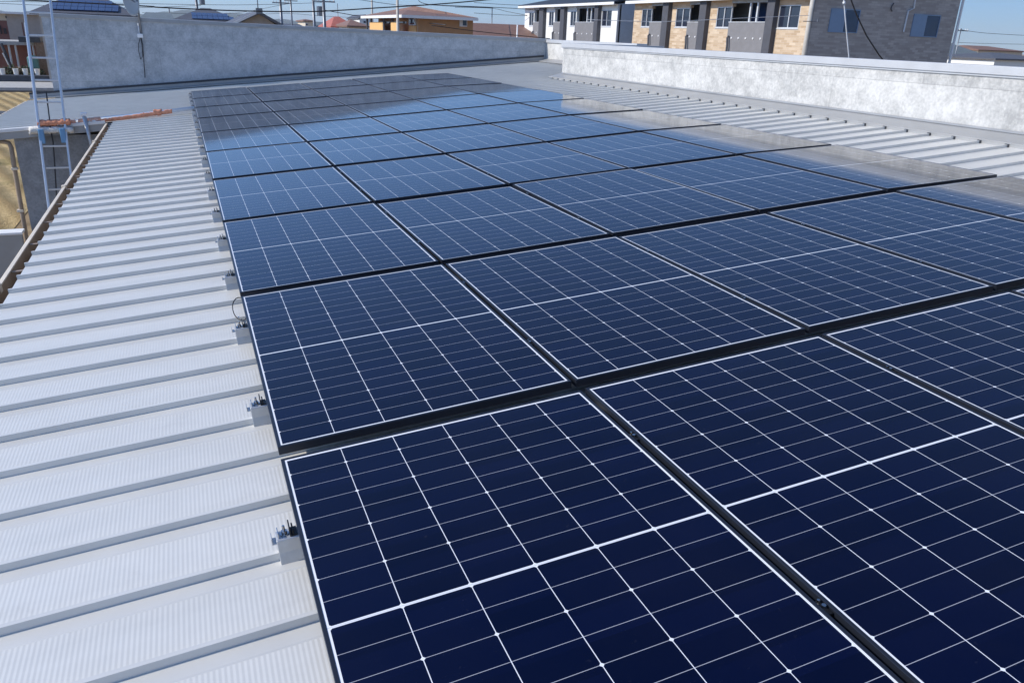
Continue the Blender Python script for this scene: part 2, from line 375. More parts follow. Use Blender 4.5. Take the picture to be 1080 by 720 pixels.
for k in range(60):
    y = random.uniform(2, 14); x = XG-.05+random.uniform(-.03, .04); r = random.uniform(.008, .022)
    for q in range(3):
        o = Vector((random.uniform(-.02, .02), random.uniform(-.04, .04), 0)); p = A @ (Vector((x, y, ZP-.115+r*.4))+o)
        a = random.uniform(0, 6.3); t = Vector((math.cos(a), math.sin(a), random.uniform(.1, .6)))*r*1.6; t2 = Vector((-math.sin(a), math.cos(a), .2))*r
        db.add([p-t-t2*.3, p+t2, p+t, p-t2, p+Vector((0, 0, r))], [(0, 1, 4), (1, 2, 4), (2, 3, 4), (3, 0, 4)])
tag(db.build('leaf_litter', M['rust'], gto), kind='stuff')
for k in range(0, 18):
    y = RY0+.15+k*RP*2.5
    if y < 14: 
        h = MB(); h.box((XG-.095, y-.016, ZP-.026), (XG+.01, y+.016, ZP-.022), 0, A); h.build('gutter_hanger', M['brown'], gto)

# ------------------------------------------------------------------ parapet walls (vertical in the world)
def parapet(label, pts_low, pts_high, y0, y1): pass
zc = lambda x: 1.450-(x+2.8)*(.17/11.9)     # top of the far wall along x
xw0 = at(1, 44, 22, 20.42).x
fp = thing('parapet_wall', Vector((3, 20.5, 0)), 'long shaded blue-grey marbled parapet wall closing the far end of the roof', 'wall')
b = MB(); x1 = 9.62
b.add([(xw0, 20.42, -1.2), (x1, 20.42, -1.2), (x1, 20.62, -1.2), (xw0, 20.62, -1.2), (xw0, 20.42, zc(xw0)-.07), (x1, 20.42, zc(x1)-.07), (x1, 20.62, zc(x1)-.07), (xw0, 20.62, zc(xw0)-.07)],
      [(0,3,2,1),(4,5,6,7),(0,1,5,4),(1,2,6,5),(2,3,7,6),(3,0,4,7)])
b.build('wall_face', M['farboard'], fp)
def capbox(mb, p, q, y0, y1, h=.075):
    mb.add([(p[0], y0, p[1]-h), (q[0], y0, q[1]-h), (q[0], y1, q[1]-h), (p[0], y1, p[1]-h), (p[0], y0, p[1]), (q[0], y0, q[1]), (q[0], y1, q[1]), (p[0], y1, p[1])],
           [(0,3,2,1),(4,5,6,7),(0,1,5,4),(1,2,6,5),(2,3,7,6),(3,0,4,7)])
cp = MB(); capbox(cp, (xw0-.03, zc(xw0)), (x1, zc(x1)), 20.385, 20.66); cp.build('cap', M['trim'], fp, bevel=.006)
cl = MB(); capbox(cl, (xw0-.03, zc(xw0)+.012), (x1, zc(x1)+.012), 20.40, 20.645, .010); cl.build('cap_edge', M['soffit'], fp)
ff = MB(); ff.box((-3.38, 20.27, ZP+.034), (9.36, 20.416, ZP+.06), 0, A); ff.box((-3.38, 20.395, ZP+.061), (9.36, 20.4165, ZP+.13), 0, A); ff.build('base_flashing', M['trim'], fp)
fs = MB(); fs.box((-3.38, 20.385, ZP+.132), (9.36, 20.4165, ZP+.175), 0, A); fs.build('sealant_gap', M['dark'], fp)

def xbox(mb, xa, xb, ya, yb, za, zb): mb.box((xa, ya, za), (xb, yb, zb))
XR = L(7.55, 0, ZP).x; ZR = L(7.55, 0, ZP).z; TOPR = 1.235
rp = thing('parapet_wall', Vector((XR, 5, ZR)), 'sunlit pale marbled parapet wall along the right edge of the roof', 'wall')
b = MB(); xbox(b, XR, XR+.2, -4, 15.42, ZR-1, TOPR-.085); b.box((XR+.2, 15.22, ZR-1), (9.9, 15.42, TOPR-.085)); b.build('wall_face', M['rightboard'], rp)
c = MB(); c.box((XR-.035, -4, TOPR-.085), (XR+.235, 15.455, TOPR)); c.build('cap', M['cap'], rp, bevel=.006)
c = MB(); c.box((XR+.236, 15.185, TOPR-.085), (9.9, 15.455, TOPR)); c.build('cap', M['cap'], rp, bevel=.006)
c = MB(); c.box((XR-.018, -4, TOPR-.105), (XR-.001, 15.44, TOPR-.086)); c.build('cap_lower_strip', M['cap'], rp)  # narrow strip below the cap, in the cap's own colour
c = MB(); c.box((7.264, -4, ZP-.01), (7.28, 15.2, ZP+.035), 0, A); c.build('closure_strip', M['flash'], rp)
c = MB(); c.prism([(7.262, ZP+.030), (7.262, ZP+.044), (7.545, ZP+.085), (7.545, ZP+.07)], -4, 15.46, 1, 0, A); c.build('base_flashing', M['flash'], rp)
c = MB(); c.prism([(7.525, ZP+.087), (7.5485, ZP+.087), (7.5485, ZP+.108), (7.525, ZP+.10)], -4, 15.42, 1, 0, A); c.build('sealant_gap', M['trim'], rp)
XF = L(9.42, 0, ZP).x; ZF = L(9.42, 0, ZP).z
rq = thing('parapet_wall', Vector((XF, 18, ZF)), 'short pale parapet wall at the far right corner, glimpsed past the end of the long sunlit wall', 'wall')
b = MB(); b.box((XF, 15.425, ZF-1), (XF+.2, 20.415, TOPR-.05)); b.build('wall_face', M['rightboard'], rq)
c = MB(); c.box((XF-.035, 15.46, TOPR-.049), (XF+.235, 20.38, TOPR+.035)); c.build('cap', M['cap'], rq, bevel=.006)
c = MB(); c.prism([(9.13, ZP+.030), (9.13, ZP+.044), (9.415, ZP+.085), (9.415, ZP+.07)], 15.46, 20.26, 1, 0, A); c.build('base_flashing', M['flash'], rq)

# ------------------------------------------------------------------ solar panels: 5 columns x 10 rows
PX, PY, PW, PH, FT = 1.154, 1.802, 1.134, 1.722, .032
def place(i, j):
    tl_ = rad(1.45) if i == 4 else 0  # rightmost column tipped on purpose to widen the wall's reflection in its glass
    jt = Matrix.Rotation(rad(random.gauss(0, .10)), 4, 'X') @ Matrix.Rotation(rad(random.gauss(0, .07))+tl_, 4, 'Y')
    return A @ Matrix.Translation((i*PX+.010, j*PY, random.gauss(0, .0008))) @ Matrix.Translation((PW*.12, 0, 0)) @ jt @ Matrix.Translation((-PW*.12, 0, 0))
def plabel(i, j):
    col = ['leftmost column', 'second column from the left', 'middle column', 'fourth column from the left', 'rightmost column'][i]
    row = ['nearest row', 'second nearest row', 'third nearest row', 'fourth nearest row', 'fifth nearest row', 'fifth farthest row', 'fourth farthest row', 'third farthest row', 'second farthest row', 'farthest row'][j]
    return 'navy solar panel in black frame, %s, %s' % (col, row)
PG = 'solar panels laid out in rows on the metal roof'
P0 = place(0, 0)
pan = thing('solar_panel', P0, plabel(0, 0), 'solar panel', PG)
fr = MB(); t = .011
fr.box((0, 0, -FT), (PW, t, 0)); fr.box((0, PH-t, -FT), (PW, PH, 0)); fr.box((0, t+.0002, -FT), (t, PH-t-.0002, -.0004)); fr.box((PW-t, t+.0002, -FT), (PW, PH-t-.0002, -.0004))
fr.xf(P0); fr.build('frame', M['frame'], pan, bevel=.0012)
gl = MB(); gl.add([(t-.001, t-.001, -.0022), (PW-t+.001, t-.001, -.0022), (PW-t+.001, PH-t+.001, -.0022), (t-.001, PH-t+.001, -.0022),
                   (t-.001, t-.001, -.008), (PW-t+.001, t-.001, -.008), (PW-t+.001, PH-t+.001, -.008), (t-.001, PH-t+.001, -.008)], [(0,1,2,3),(7,6,5,4),(0,4,5,1),(1,5,6,2),(2,6,7,3),(3,7,4,0)])
gl.xf(P0); gl.build('cell_sheet', M['cells'], pan)
for j in range(10):
    for i in range(5):
        if (i, j) != (0, 0): dup(pan, place(i, j), plabel(i, j))

# ------------------------------------------------------------------ roof clamps along the left and right array edges, mid clamps in the gaps
BY = [RY0-.0+RP*3*k for k in range(-1, 19)]
BY = [y for y in BY if .2 < y < 17.9]
def M_at(x, y, rz=0, z=ZP): return A @ Matrix.Translation((x, y, z)) @ Matrix.Rotation(rz, 4, 'Z')
def hexnut(mb, c, r, h, n=6):
    mb.tube([c, (c[0], c[1], c[2]+h)], r, n)
def make_end_clamp(Mx, label):
    t_ = thing('roof_clamp', Mx, label, 'clamp', 'galvanised roof clamps along the array edges')
    b = MB(); b.prism([(-.036, -.002), (-.028, .036), (-.026, .077), (-.022, .080), (.022, .080), (.026, .077), (.028, .036), (.036, -.002), (.030, -.004), (-.030, -.004)], -.066, .024, 0); b.xf(Mx); b.build('block', M['galv'], t_, bevel=.002)
    b = MB(); b.box((-.080, -.017, .062), (-.0662, .017, .066)); b.box((-.080, -.017, .0662), (-.077, .017, .084)); b.xf(Mx); b.build('side_lug', M['galv'], t_, bevel=.001)
    b = MB(); hexnut(b, (-.040, 0, .0805), .013, .003, 14); hexnut(b, (-.040, 0, .084), .0095, .009); b.tube([(-.040, 0, .0935), (-.040, 0, .110)], .0040, 8); b.xf(Mx); b.build('bolt', M['steel'], t_)
    b = MB(); b.box((-.026, -.022, .0805), (-.022, .022, .112)); b.box((-.0221, -.022, .0805), (-.004, .022, .0850)); b.box((-.018, -.020, .085), (-.0135, .020, .100)); b.xf(Mx); b.build('end_clamp', M['blackclamp'], t_, bevel=.001)
    b = MB(); b.box((-.060, -.018, .0805), (-.057, .018, .098)); b.xf(Mx); b.build('stop_plate', M['steel'], t_, bevel=.001)
    return t_
pos = [(0.012, y, 0, 'galvanised roof clamp at left edge of the solar array, %s from the camera' % ORD[n]) for n, y in enumerate(BY)]
pos_unused = [(4*PX+.010+PW-.002, y, math.pi, 'roof clamp at the right edge of the solar array, %s from the camera' % ORD[n]) for n, y in enumerate(BY) if y > 2]
ec = None
for x, y, rz, lab in pos:
    m_ = M_at(x, y, rz)
    if ec is None: ec = make_end_clamp(m_, lab)
    else: dup(ec, m_, lab)
def make_mid_clamp(Mx, label):
    t_ = thing('mid_clamp', Mx, label, 'clamp', 'black mid clamps in the gaps between panel columns')
    b = MB(); b.box((-.0075, -.025, .030), (.0075, .025, .104)); b.xf(Mx); b.build('clamp_body', M['blackclamp'], t_, bevel=.001)
    b = MB(); hexnut(b, (0, 0, .1045), .0062, .007); b.tube([(0, .019, .1045), (0, .019, .112)], .004, 8); b.xf(Mx); b.build('bolt', M['steel'], t_)
    b = MB(); b.prism([(-.03, 0), (-.026, .05), (.026, .05), (.03, 0)], -.06, .06, 0); b.xf(Mx); b.build('block', M['galv'], t_)
    return t_
mc = None
GAPN = ['first and second', 'second and third', 'third and fourth', 'fourth and fifth']
for g in range(4):
    for n, y in enumerate(BY):
        lab = 'black mid clamp between %s panel columns, %s from the camera' % (GAPN[g], ORD[n])
        m_ = M_at((g+1)*PX, y)
        if mc is None: mc = make_mid_clamp(m_, lab)
        else: dup(mc, m_, lab)
# loop of module cable by the left edge
lc = MB(); pts = []
for k in range(13):
    a = rad(75+210*k/12); pts.append(L(-.002+.042*math.cos(a), 3.50+.10*math.sin(a)*.9, ZP+.055+.035*math.sin(a)))
pts = [L(.03, 3.60, -.04)]+pts+[L(.03, 3.42, -.05)]
lc.tube(pts, .0028, 6); tag(lc.build('module_cable', M['cable'], smooth=True, origin=L(-.05, 3.5, ZP)), 'small loop of black cable hanging out under the left edge of the panels', 'cable')

# ------------------------------------------------------------------ ladder, pads, pole and cords at the left eave
yt, yb_ = 14.62, 13.72
tl, tr = at(1, 23.5, -8, yt+.05), at(1, 52, -8, yt+.05); bl, br = at(1, 56, 250, yb_), at(1, 83, 250, yb_)
lad = thing('ladder', Vector(((bl.x+br.x)/2, yb_, bl.z)), 'aluminium extension ladder leaning against the left eave of the far roof', 'ladder')
def ext(p, q, z): return p+(q-p)*((z-p.z)/(q.z-p.z))
ztop, zbot = tl.z+.15, G
railL = (ext(tl, bl, ztop), ext(tl, bl, zbot)); railR = (ext(tr, br, ztop), ext(tr, br, zbot))
for a, b in (railL, railR):
    m_ = MB(); d = (b-a).normalized(); sx = Vector((1, 0, 0)); sy = sx.cross(d).normalized(); wx, wy = .016, .033
    vs = [p+sx*i*wx+sy*j*wy for p in (a, b) for i, j in ((-1,-1),(1,-1),(1,1),(-1,1))]
    m_.add(vs, [(0,1,2,3),(7,6,5,4),(0,4,5,1),(1,5,6,2),(2,6,7,3),(3,7,4,0)]); m_.build('rail', M['alu'], lad, bevel=.004)
zr = [at(1, 38, v, 14.4).z for v in (16, 38.7)]
z0 = at(1, 40, 61, 14.45).z; stp = .335
for k in range(-9, 6):
    z = z0+k*stp
    if z < G+.2 or z > ztop-.1: continue
    p, q = ext(*railL, z), ext(*railR, z)
    m_ = MB(); m_.box((p.x+.017, p.y-.012, z-.014), (q.x-.017, q.y+.022, z+.014)); m_.build('rung', M['alu'], lad, bevel=.003)
# the second, shorter section behind the first
off = Vector((-.004, .075, 0))
for (a, b), nm in ((railL, -1), (railR, 1)):
    m_ = MB(); a2 = ext(a, b, at(1, 24, 24, 14.6).z)+off; b2 = ext(a, b, G+.4)+off
    sx = Vector((.011, 0, 0)); sy = Vector((0, .02, 0)); ins = Vector((-.022 if nm < 0 else -.012, 0, 0)); 
    vs = [p+ins+sx*i+sy*j for p in (a2, b2) for i, j in ((-1,-1),(1,-1),(1,1),(-1,1))]
    m_.add(vs, [(0,1,2,3),(7,6,5,4),(0,4,5,1),(1,5,6,2),(2,6,7,3),(3,7,4,0)]); m_.build('slide_rail', M['alu'], lad, bevel=.003)
for nm, (u, v) in (('l', (43.5, 143)), ('r', (66, 142))):
    p = at(1, u, v, 14.10); m_ = MB(); m_.box((p.x-.035, p.y-.03, p.z-.13), (p.x+.045, p.y+.03, p.z+.10)); m_.build('hook_bracket', M['blueplastic'], lad, bevel=.012)

# wrapped padding bar behind the ladder
p0, p1 = at(1, 31, 136, 14.17), at(1, 77, 133.5, 14.17)
pad = thing('eave_pad', (p0+p1)/2, 'white wrapped bar with orange cloth on top, between ladder and eave', 'padding')
def lumpy(a, b, r, n, seed, k=18, sq=.8, amp=.22):
    rnd = random.Random(seed); m_ = MB(); d = (b-a); vs = []
    for i in range(k+1):
        p = a+d*i/k
        for j in range(n):
            t_ = 2*math.pi*j/n; rr = r*(1+rnd.uniform(-amp, amp)); vs.append(p+Vector((rnd.uniform(-.008, .008), math.cos(t_)*rr, math.sin(t_)*rr*sq)))
    fs = [(i*n+j, i*n+(j+1) % n, (i+1)*n+(j+1) % n, (i+1)*n+j) for i in range(k) for j in range(n)]+[tuple(range(n)), tuple(k*n+j for j in range(n))]
    return m_.add(vs, fs)
lumpy(p0+Vector((0, 0, -.025)), p1+Vector((0, 0, -.05)), .068, 9, 3).build('wrapped_bar', M['whitecloth'], pad, smooth=True)
lumpy(at(1, 40, 130.5, 14.19), at(1, 74, 128.5, 14.19), .062, 9, 5).build('cloth', M['orange'], pad, smooth=True)
kn = lumpy(at(1, 33, 139, 14.12), at(1, 31, 141.5, 14.12), .03, 7, 9, 4); kn.build('knot', M['whitecloth'], pad, smooth=True)

# pole along the eave, with orange sleeve, tied to the array
pa, pb = at(1, 62, 130.5, 14.28), at(1, 205, 114.2, 14.28)
pole = thing('tie_pole', (pa+pb)/2, 'thin white pole with orange sleeve running from the ladder to the solar array', 'pole')
m_ = MB(); m_.tube([pa, pa.lerp(pb, .5)+Vector((0, 0, -.006)), pb], .034, 10); m_.build('pipe', M['pvc'], pole, smooth=True)
s0, s1 = pa.lerp(pb, .30), pa.lerp(pb, .83)
lumpy(s0+Vector((0, -.004, -.024)), s1+Vector((0, -.004, -.006)), .037, 10, 11, 44, 1.0, .10).build('sleeve', M['orange'], pole, smooth=True)
for f0, f1 in ((.02, .12), (.14, .30)):
    lumpy(pa.lerp(pb, f0), pa.lerp(pb, f1), .037, 8, 13, 12, 1.0, .08).build('tape_wrap', plain('faded_tape', (.80, .44, .32), .8, 0, .3, 15), pole, smooth=True)
lumpy(pa.lerp(pb, .69), pa.lerp(pb, .75), .048, 8, 17, 6, 1.0).build('knot', M['orange'], pole, smooth=True)
# grey prop under the pole
q0, q1 = at(1, 88.5, 122, 14.22), at(1, 96, 151, 14.20)
pr = thing('prop_post', q1, 'grey steel post standing behind the brown gutter, holding up the orange sleeved pole', 'post')
m_ = MB(); m_.tube([q0, q1, q1+(q1-q0).normalized()*.6], .032, 10); m_.build('shaft', M['galv'], pr, smooth=True)
m_ = MB(); m_.box((q0.x-.05, q0.y-.03, q0.z-.015), (q0.x+.05, q0.y+.06, q0.z+.05)); m_.build('coupler', M['pvc'], pr, bevel=.015)
# dark cord hanging down the wall
cord = [at(1, 48.8, 97, 14.36), at(1, 50.3, 110, 14.33), at(1, 52, 124, 14.20), at(1, 53.5, 137, 14.16), at(1, 56, 150, 14.16), at(1, 57.6, 172, 14.16), at(1, 59.5, 205, 14.16), at(1, 60.2, 245, 14.16)]
m_ = MB(); m_.tube(cord, .011, 6); tag(m_.build('hanging_cord', M['rope'], smooth=True, origin=cord[-1]), 'thin dark cord hanging down the grey wall between the ladder rails', 'cord')

# downpipe on the corner of the far part
dp = thing('downpipe', Vector((xl-.1, 14.3, G)), 'brown downpipe bending down the left corner of the shaded grey wall', 'downpipe')
m_ = MB(); pts = [at(1, -12, 149, 14.4), at(1, 4, 149.5, 14.38), at(1, 9.5, 151, 14.36), at(1, 12, 156, 14.34), at(1, 14, 170, 14.33), at(1, 20, 205, 14.33), at(1, 28, 252, 14.33)]
pts.append(Vector((pts[-1].x, 14.33, G))); m_.tube(pts, .036, 10); m_.build('pipe', M['brown'], dp, smooth=True)
for v in (178, 222):
    p = at(1, 15+(v-178)*.14+.5, v, 14.33); m_ = MB(); m_.box((p.x-.048, p.y-.045, p.z-.02), (p.x+.048, p.y+.045, p.z+.02)); m_.build('clip', M['beige'], dp, bevel=.006)
# low wall at the left edge
pt = at(2, 22, 246, G+.95)
lw = thing('low_wall', Vector((pt.x-2, pt.y, G)), 'low grey wall with a pale cap at the left photo edge, below the gutter', 'wall')
m_ = MB(); m_.box((pt.x-5, pt.y, G), (pt.x, pt.y+.12, G+.93)); m_.build('wall_face', M['trim'], lw)
m_ = MB(); m_.box((pt.x-5.02, pt.y-.02, G+.931), (pt.x+.02, pt.y+.26, G+.97)); m_.build('cap', M['pvc'], lw, bevel=.006)

# ------------------------------------------------------------------ dish and mast on the far wall
mt0, mt1 = at(1, 142.6, -14, 20.33), at(1, 149.5, 39, 20.36)
dsh = thing('satellite_dish', mt1, 'grey satellite dish on a dark mast fixed to the far parapet wall', 'satellite dish')
m_ = MB(); m_.tube([mt0, mt1], .024, 10); m_.build('mast', M['mast'], dsh, smooth=True)
dc = at(1, 137.6, -1.5, 20.28); nrm = Vector((.25, -.93, .25)).normalized(); ta = nrm.cross(Vector((0, 0, 1))).normalized(); tb = ta.cross(nrm)
m_ = MB(); nr, ns = 6, 28; vs = [dc+nrm*(-.05)]
for side, th in ((0, 0), (1, -.008)):
    if side: vs.append(dc+nrm*(-.05+th))
    for r_ in range(1, nr+1):
        q = r_/nr
        for k in range(ns):
            a = 2*math.pi*k/ns; vs.append(dc+ta*math.cos(a)*.175*q+tb*math.sin(a)*.39*q+nrm*(-.05*(1-q*q)+th))
st = 1+nr*ns; fs = []
for side in (0, 1):
    o = side*st
    fs += [(o, o+1+k, o+1+(k+1) % ns) for k in range(ns)]
    for r_ in range(nr-1):
        for k in range(ns):
            a0 = o+1+r_*ns+k; a1 = o+1+r_*ns+(k+1) % ns; fs.append((a0, a1, a1+ns, a0+ns))
for k in range(ns): fs.append((1+(nr-1)*ns+k, 1+(nr-1)*ns+(k+1) % ns, st+1+(nr-1)*ns+(k+1) % ns, st+1+(nr-1)*ns+k))
m_.add(vs, fs); m_.build('reflector', M['dish'], dsh, smooth=True)
m_ = MB(); m_.tube([dc+nrm*(-.06), at(1, 142.8, 3, 20.33)], .018, 8); m_.build('bracket', M['mast'], dsh)
m_ = MB(); c0 = at(1, 147.7, 38, 20.345); m_.box((c0.x-.055, c0.y-.03, c0.z-.04), (c0.x+.06, c0.y+.03, c0.z+.045)); m_.build('wall_clip', M['pvc'], dsh, bevel=.008)
m_ = MB(); m_.tube([at(1, 145.7, 25, 20.35), at(1, 146.6, 32, 20.36), at(1, 147.5, 38, 20.36)], .014, 8); m_.build('white_cable', M['whitecable'], dsh, smooth=True)
m_ = MB(); m_.tube([at(1, 149, 40, 20.37), at(1, 150.6, 48, 20.37), at(1, 151.2, 58, 20.385), at(1, 152.2, 72, 20.39), at(1, 153, 82, 20.39)], .010, 6)
m_.tube([at(1, 148, 40, 20.37), at(1, 146, 47, 20.37), at(1, 146.2, 54, 20.37), at(1, 148.5, 63, 20.38), at(1, 150.5, 59, 20.38), at(1, 149.6, 48, 20.36), at(1, 148.6, 41, 20.36)], .008, 6)
m_.build('dark_cable', M['rope'], dsh, smooth=True)

# ------------------------------------------------------------------ apartment row beyond the right wall (facade faces -x, gable faces -y)
XB = 30.0
def Yu(u): return at(0, u, 20, XB).y
def window(par, y0, y1, z0, z1, x, mid=True, glass='glass', fmat='winframe'):
    f = MB(); t_ = .05
    f.box((x-.05, y0, z0), (x+.03, y1, z0+t_)); f.box((x-.05, y0, z1-t_), (x+.03, y1, z1)); f.box((x-.05, y0, z0+t_), (x+.03, y0+t_, z1-t_)); f.box((x-.05, y1-t_, z0+t_), (x+.03, y1, z1-t_))
    if mid: f.box((x-.045, (y0+y1)/2-.03, z0+t_), (x+.03, (y0+y1)/2+.03, z1-t_))
    f.box((x-.09, y0-.04, z0-.05), (x+.03, y1+.04, z0-.001))
    fo = f.build('window', M[fmat], par)
    g = MB(); g.box((x+.004, y0+t_-.01, z0+t_-.01), (x+.02, y1-t_+.01, z1-t_+.01)); g.build('pane', M[glass], fo)
    return fo
ZS, ZW1, ZO0, ZO1, ZE = 2.17, 3.31, 2.45, 3.48, 3.66
def apartment(ulist, wallmat, label, x_back, gable, gablemat, shed=False):
    """ulist: (kind, u0, u1) along the facade from the photo, left (far) to right (near)"""
    ya, yb = Yu(ulist[-1][2]), Yu(ulist[0][1])
    o = thing('apartment_building', Vector((XB, (ya+yb)/2, G)), label, 'building')
    WD = .25
    for kind, u0, u1 in ulist:
        y1_, y0_ = Yu(u0), Yu(u1); wall = MB()
        if kind[0] == 'win':
            k0, k1 = Yu(kind[2]), Yu(kind[1])
            wall.box((XB, y0_, G), (XB+WD, y1_, ZS)); wall.box((XB, y0_, ZW1), (XB+WD, y1_, ZE))
            if k0-y0_ > .02: wall.box((XB, y0_, ZS), (XB+WD, k0, ZW1))
            if y1_-k1 > .02: wall.box((XB, k1, ZS), (XB+WD, y1_, ZW1))
            wall.build('wall', M[wallmat], o)
    for kind, u0, u1 in ulist:
        y1_, y0_ = Yu(u0), Yu(u1)
        if isinstance(kind, tuple) and kind[0] == 'win':
            window(o, Yu(kind[2]), Yu(kind[1]), ZS, ZW1, XB+.06)
        elif isinstance(kind, tuple) and kind[0] == 'bal':
            p = MB(); p.box((XB-.12, y0_, G), (XB+.1, y1_, ZO0)); pb = p.build('balcony_wall', M['grey'], o)
            cpz = MB(); cpz.box((XB-.15, y0_, ZO0+.001), (XB+.13, y1_, ZO0+.045)); cpz.build('coping', M['winframe'], pb)
            vd = MB()
            for k in range(kind[1]):
                yv = y0_+(y1_-y0_)*(k+.6)/(kind[1]+.3); vd.tube([(XB-.121, yv, 1.62), (XB-.16, yv, 1.62)], .05, 10)
            vd.build('vent_cap', M['soffit'], pb)
            ep = MB(); ep.tube([(XB-.16, y1_-.22, 1.72), (XB-.26, y1_-.22, 1.62), (XB-.27, y1_-.30, 1.2), (XB-.2, y1_-.30, G)], .06, 8); ep.build('drain_elbow', M['pillar'], pb)
            # header above the opening, back wall with dark doors
            h = MB(); h.box((XB-.06, y0_, ZO1), (XB+.15, y1_, ZE)); h.build('header', M['trim'], o)
            bk = MB(); bk.box((XB+1.35, y0_, ZO0-1.1), (XB+1.5, y1_, ZE)); bk.box((XB+.11, y0_, ZO0-1.2), (XB+1.35, y1_, ZO0-1.05)); bk.build('balcony_recess', M['pillar'], o)
            for yy in kind[2:]:
                pp = MB(); yq = Yu(yy); pp.box((XB-.07, yq-.06, ZO0+.046), (XB+.03, yq+.06, ZO1-.001)); pp.build('balcony_post', M['winframe'], o)
            g = MB(); g.box((XB+1.30, y0_+.1, ZO0-1.0), (XB+1.345, y1_-.1, ZO1+.02)); g.build('balcony_door', M['glassblue'], o)
        elif kind == 'pil':
            p = MB(); p.box((XB-.30, y0_, G), (XB+1.36, y1_, ZE)); p.build('balcony_partition', M['pillar'], o)
    # body behind, gable, roof
    bd = MB(); bd.box((XB+1.52, ya+.3, G), (x_back, yb-.02, ZE+.1)); bd.box((XB+.252, ya+.301, ZE-.02), (XB+1.52, yb-.02, ZE+.1)); bd.box((XB+.252, yb-.25, G), (XB+1.519, yb-.021, ZE-.021)); bd.build('wall', M[gablemat], o)
    gb = MB(); zt = ZE+.02
    xm = x_back-.001 if shed else (XB+x_back)/2
    gb.add([(XB+.001, ya, G), (x_back, ya, G), (x_back, ya+.298, G), (XB+.001, ya+.298, G), (XB+.001, ya, zt), (x_back, ya, zt), (x_back, ya+.298, zt), (XB+.001, ya+.298, zt), (xm, ya, zt+gable), (xm, ya+.298, zt+gable)],
           [(0,3,2,1),(0,1,5,8,4),(3,7,9,6,2),(0,4,7,3),(1,2,6,5),(4,8,9,7),(5,6,9,8)])
    go = gb.build('gable_wall', M[gablemat], o)
    rfm = MB(); ov = .55
    pr = [(XB-ov, ZE+.10), (xm, zt+gable+.10), (x_back+ov, ZE+.10), (x_back+ov, ZE+.22), (xm, zt+gable+.24), (XB-ov, ZE+.22)]
    if shed: pr = [(XB-ov, ZE+.10), (x_back+ov, zt+gable+.20), (x_back+ov, zt+gable+.34), (XB-ov, ZE+.22)]
    rfm.prism(pr, ya-.3, yb+.35, 1); ro = rfm.build('roof', M['roofdark'], o)
    fc = MB(); fc.box((XB-ov-.04, ya-.3, ZE-.02), (XB-ov-.001, yb+.35, ZE+.16)); fc.build('fascia', M['soffit'], o)
    sf = MB(); sf.box((XB-ov, ya-.28, ZE+.001), (XB-.001, yb+.33, ZE+.02)); sf.build('soffit', M['soffit'], o)
    return o, ya, yb, go
wl_ = [(('win', 558, 563), 553.5, 563.5), (('bal', 1), 563.5, 571.5), ('pil', 571.5, 576), (('win', 579, 584), 576, 585), (('bal', 2), 585, 594), ('pil', 594, 598), (('win', 601.5, 607.5), 598, 608), (('bal', 4, 619.8, 624), 608, 630), ('pil', 630, 634), (('win', 634.6, 645), 634, 651.5)]
wa, ya1, yb1, _ = apartment(wl_, 'white', 'white apartment building with grey balconies beyond the roof, farther of the two', XB+9.5, 1.0, 'slate')
c = MB(); c.box((XB-.06, ya1-.06, G), (XB+.10, ya1-.001, ZE)); c.build('corner_trim', M['winframe'], wa)
bl_ = [(('win', 676.6, 687), 668.5, 687), (('bal', 2), 687, 702), ('pil', 702, 708), (('win', 712.5, 727), 708, 727), (('bal', 2), 727, 741), ('pil', 741, 748), (('win', 755.5, 771), 748, 771), (('bal', 5, 791, 798.5), 771, 812), ('pil', 812, 820), (('win', 820.5, 843), 820, 853)]
ba, ya2, yb2, gob = apartment(bl_, 'beigebrick', 'beige brick apartment building with grey balconies and a dark brick gable end', XB+10.38, 2.6, 'darkbrick', True)
# gable windows of the brick building
for (u0, u1, v0, v1) in ((877, 903, 9, 35.5), (964, 987, 15, 40)):
    a, b_ = at(1, u0, v0, ya2), at(1, u1, v1, ya2); um = (a.x+b_.x)/2
    f = MB(); t_ = .045; y = ya2
    f.box((a.x, y-.05, b_.z), (b_.x, y-.001, b_.z+t_)); f.box((a.x, y-.05, a.z-t_), (b_.x, y-.001, a.z)); f.box((a.x, y-.05, b_.z+t_), (a.x+t_, y-.001, a.z-t_)); f.box((b_.x-t_, y-.05, b_.z+t_), (b_.x, y-.001, a.z-t_))
    fo = f.build('window', M['shutter'], ba)
    s_ = MB(); s_.box((a.x+t_, y-.04, b_.z+t_), (um, y-.012, a.z-t_)); s_.build('sliding_shutter', M['shutter'], fo)
    g = MB(); g.box((um+.001, y-.018, b_.z+t_), (b_.x-t_, y-.008, a.z-t_)); g.build('pane', M['glassblue'], fo)
# pipes on the gable
m_ = MB(); m_.tube([at(1, 967, -12, ya2-.06), at(1, 964, 9, ya2-.06), at(1, 958, 12, ya2-.06), at(1, 953, 34, ya2-.06)], .045, 8); m_.build('gable_pipe', M['winframe'], ba)
m_ = MB(); a = at(1, 1015.8, 0, ya2); m_.box((a.x-.02, ya2-.06, G), (a.x+.07, ya2+.05, ZE+2.3)); m_.build('corner_trim', M['soffit'], ba)
m_ = MB(); p = at(1, 941, 9, ya2-.05); m_.tube([p+Vector((.05, 0, .25)), p+Vector((-.06, 0, .1)), p+Vector((-.06, 0, -.05)), p+Vector((.03, 0, -.15))], .03, 6); m_.build('vent_hood', M['pillar'], ba)

